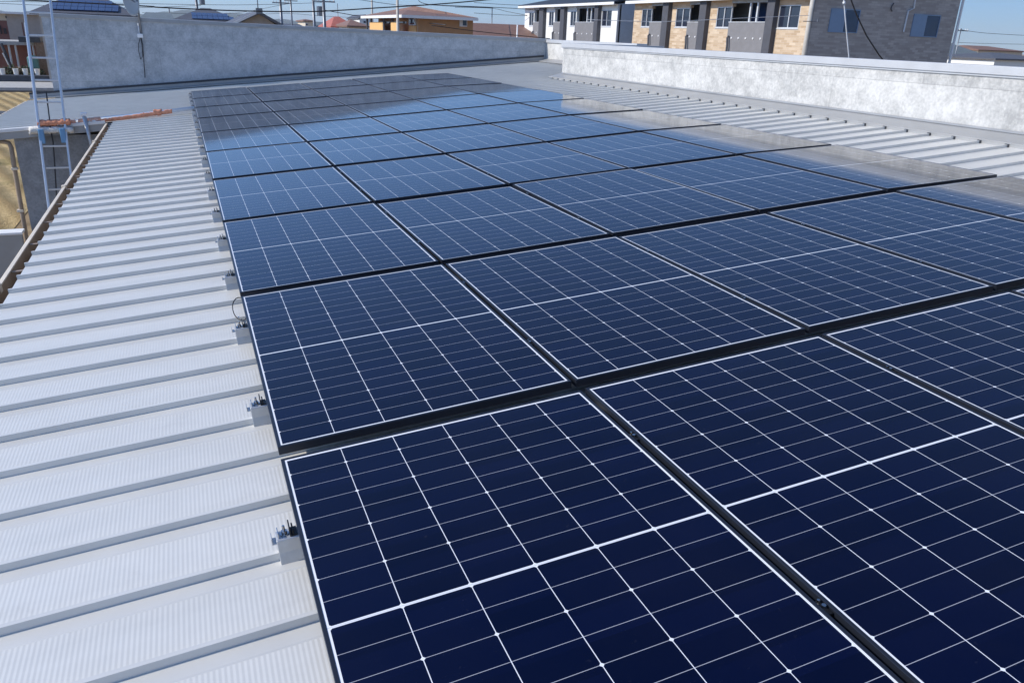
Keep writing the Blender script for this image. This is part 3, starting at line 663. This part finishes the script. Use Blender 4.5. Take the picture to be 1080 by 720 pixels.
# utility pole and cables in front of the gable
def utility_pole(label, u, y, top, r=.15, mat='concrete', arms=1, trans=False, vb=30, group='utility poles'):
    p = at(1, u, vb, y); b0 = Vector((p.x, y, G))
    o = thing('utility_pole', b0, label, 'utility pole', group)
    m_ = MB(); m_.tube([b0, b0+Vector((0, 0, top-G))], [r, r*.72], 10); m_.build('shaft', M[mat], o, smooth=True)
    for k in range(arms):
        z = top-.25-k*.75; m_ = MB(); m_.box((b0.x-.9, y-.20-r, z-.05), (b0.x+.9, y-.10-r*.9, z+.05)); ao = m_.build('crossarm', M['mast'], o)
        m_ = MB()
        for dx in (-.8, -.45, .45, .8): m_.tube([(b0.x+dx, y-.15-r, z+.051), (b0.x+dx, y-.15-r, z+.22)], .05, 6)
        m_.build('insulator', M['soffit'], ao)
    if trans:
        m_ = MB(); z = trans; m_.tube([(b0.x+.38+r, y-.1, z), (b0.x+.38+r, y-.1, z+.85)], .26, 12); m_.build('transformer', M['mast'], o)
    return o
up_ = utility_pole('pale concrete utility pole standing at the near corner of the brick apartment building', 852.5, 31.0, 6.5, .135, 'concrete', 1)
sl = MB(); z = at(1, 851, 23, 31).z; q = at(1, 851, 23, 31)
sl.tube([(q.x-.35, 30.85, z), (q.x+.55, 30.85, z+.02)], .02, 6); sl.tube([(q.x+.5, 30.85, z), (q.x+.5, 30.85, z+.12)], .06, 8); sl.build('cable_bracket', M['mast'], up_)
ym = 14.0
ca = [at(1, 889.6, -12, ym), at(1, 890.3, 4, ym), at(1, 892.5, 30, ym), at(1, 895.2, 58, ym), at(1, 896.2, 75, ym)]
wc = MB(); wc.tube(ca, .014, 6); wc.tube([at(1, 890.1, 2, ym), at(1, 890.4, 5, ym)], .03, 8); tag(wc.build('service_cable', M['whitecable'], smooth=True, origin=ca[-1]), 'thin white cable rising in front of the dark brick gable', 'cable')
cb = [at(1, 893, -14, 20), at(1, 897.5, 0, 20), at(1, 904, 17, 20), at(1, 914, 38, 20), at(1, 927, 58, 20), at(1, 940, 74, 20)]
wc = MB(); wc.tube(cb, .022, 6); tag(wc.build('service_cable', M['cable'], smooth=True, origin=cb[-1]), 'thick black cable curving down in front of the dark brick gable', 'cable')

# ------------------------------------------------------------------ houses beyond
def house(name, label, u0, u1, y, dep, ve, vt, kind, wallmat, roofmat, over=.45, windows=(), yaw=0, group=None, ridge=.5, ridgelen=None):
    """u0,u1: eave ends in the photo at depth y; ve: eave row, vt: ridge row"""
    a, b_ = at(1, u0, ve, y), at(1, u1, ve, y); ze = (a.z+b_.z)/2; zt = at(1, (u0+u1)/2, vt, y+(dep/2 if kind != 'gablef' else 0)).z
    x0, x1 = a.x, b_.x
    o = thing(name, Vector(((x0+x1)/2, y, G)), label, 'house', group)
    wx0, wx1, wy0, wy1 = x0+over, x1-over, y+over, y+dep-over
    m_ = MB(); m_.box((wx0, wy0, G), (wx1, wy1, ze-.02))
    xm = x0+(x1-x0)*ridge; yc = y+dep/2
    if kind == 'gablef':   # gable end faces us
        m_.add([(wx0, wy0, ze-.019), (wx1, wy0, ze-.019), (xm, wy0, zt-.12), (wx0, wy1, ze-.019), (wx1, wy1, ze-.019), (xm, wy1, zt-.12)], [(0, 1, 2), (5, 4, 3), (0, 2, 5, 3), (1, 4, 5, 2), (0, 3, 4, 1)])
    m_.build('wall', M[wallmat], o)
    r = MB(); th = .16
    if kind == 'gablef':
        for s_, xe in ((-1, x0), (1, x1)):
            r.add([(xe, y, ze), (xm, y, zt), (xm, y+dep, zt), (xe, y+dep, ze), (xe, y, ze-th), (xm, y, zt-th), (xm, y+dep, zt-th), (xe, y+dep, ze-th)], [(0,1,2,3),(7,6,5,4),(0,4,5,1),(1,5,6,2),(2,6,7,3),(3,7,4,0)])
    else:
        rl = ridgelen if ridgelen is not None else max(0, (x1-x0)-dep)/2
        ra, rb = xm-rl, xm+rl
        r.add([(x0, y, ze), (x1, y, ze), (x1, y+dep, ze), (x0, y+dep, ze), (ra, yc, zt), (rb, yc, zt), (x0, y, ze-th), (x1, y, ze-th), (x1, y+dep, ze-th), (x0, y+dep, ze-th)],
              [(0,1,5,4),(1,2,5),(2,3,4,5),(3,0,4),(0,6,7,1),(1,7,8,2),(2,8,9,3),(3,9,6,0),(9,8,7,6)])
    ro = r.build('roof', M[roofmat], o)
    for (wu0, wu1, wv0, wv1) in windows:
        p, q = at(1, wu0, wv0, wy0), at(1, wu1, wv1, wy0)
        f = MB(); f.box((p.x, wy0-.05, q.z), (q.x, wy0-.001, p.z)); fo = f.build('window', M['winframe'], o)
        g = MB(); g.box((p.x+.06, wy0-.07, q.z+.06), (q.x-.06, wy0-.051, p.z-.06)); g.build('pane', M['glass'], fo)
    return o, ro, (x0, x1, y, dep, ze, zt, xm)
def roof_modules(ro, info, f0, f1, h0, h1, n, rows):
    """blue modules on the near roof slope, between fractions f across and h up the slope"""
    x0, x1, y, dep, ze, zt, xm = info; yc = y+dep/2; d = Vector((0, yc-y, zt-ze)); nrm = Vector((0, -(zt-ze), yc-y)).normalized()
    for r_ in range(rows):
        ha, hb = h0+(h1-h0)*r_/rows, h0+(h1-h0)*(r_+.93)/rows
        sh = (ha+hb)/2*.38
        for k in range(n):
            fa, fb = f0+(f1-f0)*(k+.02)/n, f0+(f1-f0)*(k+.97)/n
            m_ = MB(); P = lambda f_, h_, t_: Vector((x0+(x1-x0)*f_, y, ze))+d*h_+nrm*t_
            if fa < sh or fb > 1-sh: continue
            m_.add([P(fa, ha, .05), P(fb, ha, .05), P(fb, hb, .05), P(fa, hb, .05), P(fa, ha, .10), P(fb, ha, .10), P(fb, hb, .10), P(fa, hb, .10)], [(0,3,2,1),(4,5,6,7),(0,1,5,4),(1,2,6,5),(2,3,7,6),(3,0,4,7)])
            m_.build('roof_module', M['cells_far'], ro)
h1, r1, i1 = house('house', 'slate hip roofed house covered in blue solar modules, behind the ladder', 31, 142, 62, 9, 14.5, -6, 'hip', 'beigewall', 'tile_slate', ridgelen=.8)
roof_modules(r1, i1, .18, .84, .10, .62, 10, 3)
h2, r2, i2 = house('house', 'house with small slate hip roof and blue modules, right of the dish', 181, 258, 78, 9, 22.5, 9, 'hip', 'beigewall', 'tile_slate', ridgelen=.4)
roof_modules(r2, i2, .28, .86, .08, .55, 8, 2)
h3, r3, i3 = house('house', 'dark gabled house with thin mast on its ridge, behind the far wall', 240, 304, 50, 9, 28, 12, 'gablef', 'beigewall', 'tile_slate', ridge=.535)
vg = MB(); x0, x1, y, dep, ze, zt, xm = i3
vg.add([(x0-.02, y-.06, ze+.02), (xm-.1, y-.06, zt+.02), (xm-.1, y-.005, zt+.02), (x0-.02, y-.005, ze+.02), (x0-.02, y-.06, ze-.13), (xm-.1, y-.06, zt-.13), (xm-.1, y-.005, zt-.13), (x0-.02, y-.005, ze-.13)], [(0,1,2,3),(7,6,5,4),(0,4,5,1),(1,5,6,2),(2,6,7,3),(3,7,4,0)])
vg.build('verge_board', M['soffit'], r3)
fi = MB(); fi.box((xm-.18, y-.08, zt-.15), (xm+.18, y+.2, zt+.16)); fi.tube([(xm-.05, y+.1, zt+.161), (xm-.05, y+.1, zt+2.2)], .03, 8); fi.build('ridge_finial', M['mast'], r3)
house('house', 'tiny cream house with flat beige roof just right of the dark gable', 320, 333, 130, 9, 22, 20.5, 'hip', 'cream', 'tile_brown', .3, [(322, 325, 25, 27.5)])
house('house', 'small pale house with red tiled roof behind the far wall', 349, 377, 105, 10, 28.5, 18, 'hip', 'cream', 'tile_red', .4, ridgelen=.3)
house('house', 'low house with dark brown roof right of the red roofed one', 366, 390, 98, 9, 27.5, 21, 'hip', 'cream', 'tile_brown', .3)
house('house', 'tall narrow white house with dark roof, left of the ochre house', 378, 393, 120, 9, 19.5, 15.5, 'gablef', 'white', 'tile_slate', .2, [(383, 386, 22, 25)], ridge=.5)
house('house', 'low dark roofed house between the two thin poles, right of the gable', 300, 322, 125, 9, 28.5, 25.5, 'hip', 'cream', 'tile_slate', .3, ridgelen=1.2)
house('house', 'pinkish low house between the thick pole and the red roof', 331, 352, 140, 9, 27.5, 23.5, 'hip', 'maroon', 'tile_grey', .3, ridgelen=1.2)
house('house', 'small grey roofed house just right of the dish mast', 147, 184, 88, 9, 20, 13.5, 'hip', 'beigewall', 'tile_grey', .3, ridgelen=1.2, ridge=.55)
# long low brown roof and the ochre two-storey house
lr, lro, li = house('house', 'low house with a long brown tiled roof, between the ochre house and the white apartments', 440, 590, 66, 12, 41.5, 25, 'hip', 'cream', 'tile_brown', .5, ridge=.6, ridgelen=5.2)
YO = 56.0
XO = at(1, 441, 22, YO).x
def YX(u, v=20): return at(0, u, v, XO).y
def ZX(u, v): return at(0, u, v, XO).z
xc = at(1, 499, 20, YO).x; YF = YX(399)
oh = thing('house', Vector((XO, YO, G)), 'ochre and tan two-storey house with brown hip roof and balconies', 'house')
zeo = at(1, 441, 16.5, YO).z
m_ = MB(); m_.box((XO, YO, G), (xc, YF, zeo-.02)); m_.build('wall', M['tan'], oh)
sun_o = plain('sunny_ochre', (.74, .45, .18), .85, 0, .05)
for (u0, u1) in ((401, 415.5), (424.5, 431.5)):
    m_ = MB(); m_.box((XO-.9, YX(u1), G), (XO-.75, YX(u0), ZX(u0, 24))); m_.build('balcony_wall', sun_o, oh)
for u in (397.5, 402, 416, 425.5):
    m_ = MB(); m_.tube([(XO-.82, YX(u), G), (XO-.82, YX(u), zeo-.1)], .08, 8); m_.build('balcony_post', M['pillar'], oh)
m_ = MB(); m_.box((XO-.03, YX(429), ZX(414, 25)), (XO-.001, YX(401), zeo-.4)); m_.build('balcony_door', M['glass'], oh)
m_ = MB(); m_.box((XO-.06, YX(439.5), G), (XO-.001, YX(431.6), ZX(436, 27.5))); m_.build('ochre_wall', M['ochre'], oh)
m_ = MB(); m_.box((XO-.08, YX(439), ZX(436, 27)), (XO-.001, YX(432), ZX(436, 18.5))); fo = m_.build('window', M['winframe'], oh)
m_ = MB(); m_.box((XO-.10, YX(438), ZX(436, 26)), (XO-.081, YX(433), ZX(436, 19.5))); m_.build('pane', M['glassblue'], fo)
m_ = MB(); p, q = at(1, 484.5, 19.5, YO), at(1, 492.5, 28.5, YO); m_.box((p.x, YO-.06, q.z), (q.x, YO-.001, p.z)); fo = m_.build('window', M['winframe'], oh)
m_ = MB(); m_.box((p.x+(q.x-p.x)*.42, YO-.08, q.z+.07), (q.x-.05, YO-.061, p.z-.07)); m_.build('pane', M['glassblue'], fo)
m_ = MB(); x0, x1 = XO-1.3, at(1, 503.5, 17, YO-.5).x; y0, y1 = YO-.6, YF+.6; ym_ = (y0+y1)/2; th = .17
ra, rb, xk = x0+2.2, x1-2.0, (x0+x1)/2; zq = at(1, 455, 7.5, ym_).z
m_.add([(x0, y0, zeo), (x1, y0, zeo), (x1, y1, zeo), (x0, y1, zeo), (ra, ym_, zq-.30), (xk, ym_, zq), (rb, ym_, zq-.12), (x0, y0, zeo-th), (x1, y0, zeo-th), (x1, y1, zeo-th), (x0, y1, zeo-th)],
       [(0,1,6,5,4),(1,2,6),(2,3,4,5,6),(3,0,4),(0,7,8,1),(1,8,9,2),(2,9,10,3),(3,10,7,0),(10,9,8,7)])
oro = m_.build('roof', M['tile_brown'], oh)
m_ = MB(); m_.box((x0-.03, y0-.05, zeo-.20), (x1+.03, y0-.001, zeo-.01)); m_.build('gutter', M['soffit'], oro)
m_ = MB(); m_.box((x0-.05, y0, zeo-.20), (x0-.001, y1, zeo-.01)); m_.build('gutter', M['soffit'], oro)
# houses at the right edge
house('house', 'house with grey-green hip roof beside the brick gable, at the right photo edge', 995, 1052, 75, 10, 61.5, 46, 'hip', 'beigewall', 'tile_grey', .3, ridgelen=2.2, ridge=.42)
house('house', 'red-brown roofed house with beige upper wall at the right photo edge', 1032, 1082, 100, 10, 53.5, 49.5, 'hip', 'cream', 'tile_brown', .3, ridgelen=3, ridge=.45)
house('house', 'low house with dark slate roof at the very right photo edge', 1050, 1120, 62, 9, 63, 57, 'hip', 'white', 'tile_slate', .3)

# warehouse wall, carport and clutter beyond the field at the left
wy = yr2+12
wh = thing('warehouse', Vector((at(1, 20, 30, wy).x, wy, G)), 'beige warehouse with pale eave behind the ladder, left photo edge', 'warehouse')
x0, x1 = at(1, -30, 30, wy).x, at(1, 70, 30, wy).x; zt = at(1, 20, 13, wy).z; xd = at(1, 8.5, 30, wy).x
m_ = MB(); m_.box((xd, wy, G), (x1, wy+10, zt-.16)); m_.build('wall', M['beigewall'], wh)
m_ = MB(); m_.box((x0, wy+.05, G), (xd-.001, wy+10, at(1, 4, 22, wy).z)); m_.build('wall', M['maroon'], wh)
m_ = MB(); m_.box((x0, wy+.05, at(1, 4, 21.9, wy).z), (xd-.001, wy+10, zt-.16)); m_.build('upper_wall', M['cream'], wh)
m_ = MB(); m_.box((x0-.3, wy-.5, zt-.155), (x1+.3, wy+10.3, zt)); m_.build('roof', M['soffit'], wh)
for (u0, u1, v0, v1) in ((-1, 2.2, 27, 36), (3.4, 7.5, 30, 36), (5.5, 7.2, 17, 19.5)):
    p, q = at(1, u0, v0, wy), at(1, u1, v1, wy); m_ = MB(); m_.box((p.x, wy-.03, q.z), (q.x, wy+.049, p.z)); m_.build('window', M['glass'], wh)
m_ = MB(); p, q = at(1, 22.5, 24, wy), at(1, 26.5, 40, wy); m_.box((p.x, wy-.06, q.z), (q.x, wy-.001, p.z)); m_.build('door', M['maroon'], wh)
cy = yr2+4
cpt = thing('carport', Vector((at(1, 15, 60, cy).x, cy, G)), 'open carport with pale beam and slanting posts, left of the ladder', 'carport')
p, q = at(1, -25, 43.5, cy), at(1, 36, 46, cy); zc0 = at(1, 15, 46, cy).z
m_ = MB(); m_.box((p.x, cy-.2, zc0-.1), (q.x, cy+4.5, zc0+.14)); m_.build('roof', M['paleconcrete'], cpt)
for (ua, ub) in ((9, 12.5), (16, 20), (34.5, 37), (-6, -4)):
    m_ = MB(); a = at(1, ua, 48, cy); m_.tube([(a.x, cy, G), (a.x, cy, zc0-.101)], .07, 8); m_.build('post', M['winframe'], cpt)
m_ = MB(); a, b_ = at(1, 1, 46, cy-.4), at(1, 15, 78, cy-.4); m_.tube([a, b_], .10, 8); m_.build('brace', M['pillar'], cpt)
m_ = MB(); a, b_ = at(1, 3, 56, cy-.5), at(1, 11, 72, cy-.5); m_.tube([a, b_], .05, 8); m_.build('brace', M['winframe'], cpt)
m_ = MB(); m_.box((p.x, cy+4.2, G), (q.x, cy+4.4, zc0-.12)); m_.build('back_wall', M['maroon'], cpt)
ys = yr2+2.2
pt_ = at(1, 40.5, 60, ys)
sh = thing('shed', Vector((pt_.x, ys, G)), 'narrow brown timber shed with dark flat roof between carport and far wall', 'shed')
a, b_ = at(1, 36.5, 45, ys), at(1, 47, 45, ys)
m_ = MB(); m_.box((a.x, ys, G), (b_.x, ys+2, a.z)); m_.build('wall', M['timber'], sh)
m_ = MB(); m_.box((a.x-.9, ys-.3, a.z+.001), (b_.x-.2, ys+2.3, a.z+.35)); m_.build('roof', M['roofdark'], sh)
yk = yr2+1.6; p = at(1, 35, 66, yk); m_ = MB(); m_.tube([(p.x, yk, G), (p.x, yk, p.z+.3), (p.x, yk, p.z+.45)], [.34, .34, .2], 14); tag(m_.build('water_tank', M['tank'], smooth=False, origin=Vector((p.x, yk, G))), 'teal water tank standing by the carport post', 'tank')
dw = thing('low_wall', Vector((at(1, 20, 84, yr2+.5).x, yr2+.4, G)), 'long low dark block wall beyond the stubble field', 'wall')
m_ = MB(); zt = at(1, 20, 80, yr2+.4).z; m_.box((-70, yr2+.3, G), (-2, yr2+.55, zt)); m_.build('wall_face', M['darkwall'], dw)
m_ = MB(); m_.box((-70, yr2+.27, zt+.001), (-2, yr2+.58, zt+.05)); m_.build('cap', M['grey'], dw)
rnd = random.Random(4)
for n, (u, v, r_) in enumerate(((10, 76, .55), (19, 75, .38), (29, 76, .5), (41, 78, .4))):
    yq = yr2+1.3; c = at(1, u, v, yq); o = thing('shrub', Vector((c.x, yq, G)), ['dark rounded shrub by the slanting carport brace', 'small dry shrub under the carport', 'olive shrub by the teal tank', 'low shrub in front of the timber shed'][n], 'shrub', 'shrubs along the dark block wall')
    m_ = MB(); m_.tube([(c.x, yq, G), (c.x, yq, c.z)], .05, 6); m_.build('stem', M['timber'], o)
    m_ = MB()
    for k in range(260):
        d = Vector((rnd.gauss(0, 1), rnd.gauss(0, 1), rnd.gauss(0, 1))).normalized()*r_*rnd.uniform(.4, 1)*rnd.choice((.8, 1, 1.15)); d.z *= .8
        p = c+d; a = Vector((rnd.uniform(-1, 1), rnd.uniform(-1, 1), rnd.uniform(-1, 1)))*.09; b2 = Vector((rnd.uniform(-1, 1), rnd.uniform(-1, 1), rnd.uniform(-1, 1)))*.07
        m_.add([p-a, p+b2, p+a, p-b2], [(0, 1, 2, 3)])
    m_.build('crown', M['leaf'] if n != 1 else M['soil'], o)
for n, (u, v) in enumerate(((17, 77), (27, 77), (39.5, 77), (3, 77))):
    c = at(1, u, v, yr2+.42); c.z = zt+.25; m_ = MB(); rr = .17; m_.tube([(c.x, c.y, c.z-.199), (c.x, c.y, c.z+.18)], [rr*.8, rr], 12)
    m_.tube([(c.x, c.y, c.z+.181), (c.x, c.y, c.z+.20)], [rr*1.08, rr*1.08], 12)
    tag(m_.build('bucket', M['pot'], origin=Vector((c.x, c.y, zt+.05))), 'pale bucket on the dark block wall, %s' % ['in front of the small dry shrub', 'in front of the olive shrub', 'in front of the timber shed', 'at the left photo edge'][n], 'bucket', 'pale buckets by the carport')
p = at(2, 2, 122, G); m_ = MB(); m_.tube([(p.x, p.y, G), (p.x, p.y, G+.12)], [.75, .7], 24); m_.tube([(p.x, p.y, G+.121), (p.x, p.y, G+.16)], [.55, .5], 24)
tag(m_.build('well_cover', M['darkwall'], origin=p), 'round dark well cover lying on the stubble field', 'well cover')

# ------------------------------------------------------------------ poles and lines
utility_pole('slim grey utility pole with two crossarms, right of the gable mast', 297.5, 95, at(1, 297.5, -7, 95).z, .19, 'mast', 2)
utility_pole('thin utility pole standing alone, second right of the dark gable', 308.3, 120, at(1, 308.3, -7, 120).z, .16, 'mast', 2)
utility_pole('utility pole with grey transformer drum, just left of the thick crossarm pole', 331.8, 80, at(1, 331.8, -7, 80).z, .16, 'mast', 1, trans=at(1, 332, 17, 80).z)
utility_pole('thick dark utility pole with crossarm behind the middle of the far wall', 342.5, 70, at(1, 342, 0, 70).z+.1, .17, 'mast', 1)
utility_pole('pale thin pole between the red roof and the ochre house', 393, 75, at(1, 393, -7, 75).z, .11, 'concrete', 0)
utility_pole('grey pole standing in front of the ochre house', 419.6, 48, at(1, 419.6, -7, 48).z, .105, 'concrete', 0)
utility_pole('dark pole with transformer above the small hip roof, right of the dish', 210, 90, at(1, 210, -7, 90).z, .17, 'mast', 1, trans=at(1, 210, 5, 90).z)
utility_pole('very thin pole between dish and small hip roof', 180.7, 110, at(1, 181, 9, 110).z, .10, 'mast', 0)
utility_pole('slim antenna pole above the long brown roof', 518.6, 74, at(1, 518, 9, 74).z, .06, 'mast', 0)
utility_pole('short white post in front of the long brown roof', 545.6, 58, at(1, 545, 26.5, 58).z, .07, 'pvc', 0)
utility_pole('thin antenna pole behind the red roof', 357, 112, at(1, 357, 4, 112).z, .06, 'mast', 0)
utility_pole('thin lattice-like pole beside the brick gable, right', 1010.5, 70, at(1, 1010, 30, 70).z, .07, 'mast', 1, vb=45)
def wire(label, pts, r=.022, mat='cable', name='power_line'):
    P = [at(1, *q) for q in pts]; out = []
    for k in range(len(P)-1):
        for s_ in range(6):
            t_ = s_/6; p_ = P[max(k-1, 0)]; a, b_ = P[k], P[k+1]; n_ = P[min(k+2, len(P)-1)]
            out.append(.5*((2*a)+(b_-p_)*t_+(2*p_-5*a+4*b_-n_)*t_*t_+(3*a-p_-3*b_+n_)*t_**3))
    out.append(P[-1]); m_ = MB(); m_.tube(out, r, 6)
    return tag(m_.build(name, M[mat], smooth=True, origin=P[0]), label, 'power line', 'overhead lines')
wire('thick black overhead line sagging across the sky above the far wall', [(-40, -3, 45), (145, 6.3, 45), (170, 8.2, 45), (250, 11.6, 45), (330, 12.4, 45), (400, 8.5, 45), (460, 4.8, 45), (515, 0, 45), (560, -5, 45)], .035)
wire('thin line dropping from the thick pole towards the narrow white house', [(342, 11, 69.5), (365, 15, 69.5), (380, 17.4, 69.5), (420, 21.5, 69.5), (470, 26.5, 50)], .03)
wire('faint line crossing high behind the thick black line', [(-40, 1, 90), (120, 3.6, 90), (250, 5.5, 90), (342, 3, 90)], .022)
wire('faint line at mid height between the poles, left sky', [(150, 13.5, 100), (240, 14.6, 100), (297, 5.5, 95), (308, 3.2, 119)], .02)
wire('line running down to the right from the top of the middle sky', [(372, -1, 70), (420, 5.5, 70), (455, 5.6, 60), (540, 9, 58), (575, 12, 58)], .022)
wire('line descending steeply between the ochre house and the sky', [(440, -1, 58), (456, 5.5, 58), (520, 8.5, 74)], .022)
wire('thin line from the slim antenna pole to the white apartments', [(480, 8, 74), (518, 9, 74), (535, 12.5, 72), (556, 16.5, 70)], .022)
wire('highest of the two lines right of the brick gable', [(1010, 31, 70), (1040, 35.2, 70), (1100, 38.5, 70)], .025)
wire('lowest of the two lines right of the brick gable', [(1010, 45, 70), (1045, 46.3, 70), (1100, 47.2, 70)], .022)
wire('thin white line crossing in front of the brick apartment balconies', [(620, 21, 29), (700, 23, 29), (780, 19.5, 29), (853, 16.5, 30.8)], .012, 'whitecable')
wire('slack line in front of the brown roof', [(455, 27, 50), (505, 33.5, 50), (545, 37.5, 50), (580, 41, 50)], .025)

# ------------------------------------------------------------------ air
hz = MB(); hz.box((-3300, -700, G-1.2), (3300, 7200, 85))
hm = bpy.data.materials.new('haze_air'); hm.use_nodes = True; ht = hm.node_tree; ht.nodes.remove(ht.nodes['Principled BSDF'])
pv = ht.nodes.new('ShaderNodeVolumePrincipled'); pv.inputs['Color'].default_value = (.86, .92, 1, 1); pv.inputs['Density'].default_value = .00016
ht.links.new(pv.outputs[0], ht.nodes['Material Output'].inputs['Volume'])
tag(hz.build('haze', hm), kind='stuff')
wire('faint double line low over the small houses, middle of the sky', [(250, 17, 110), (300, 14.5, 110), (345, 17.5, 110), (400, 20, 110)], .022)
wire('faint line sinking from the left top corner towards the dish', [(-20, 3, 80), (60, 6.5, 80), (140, 8.5, 80), (212, 6, 88)], .02)
wire('faint upper line between ochre house and white apartments', [(500, 3, 70), (540, 5.5, 70), (580, 6.2, 70)], .02)
wire('faint lower line between ochre house and white apartments', [(500, 14, 70), (530, 16, 70), (556, 17, 70)], .02)
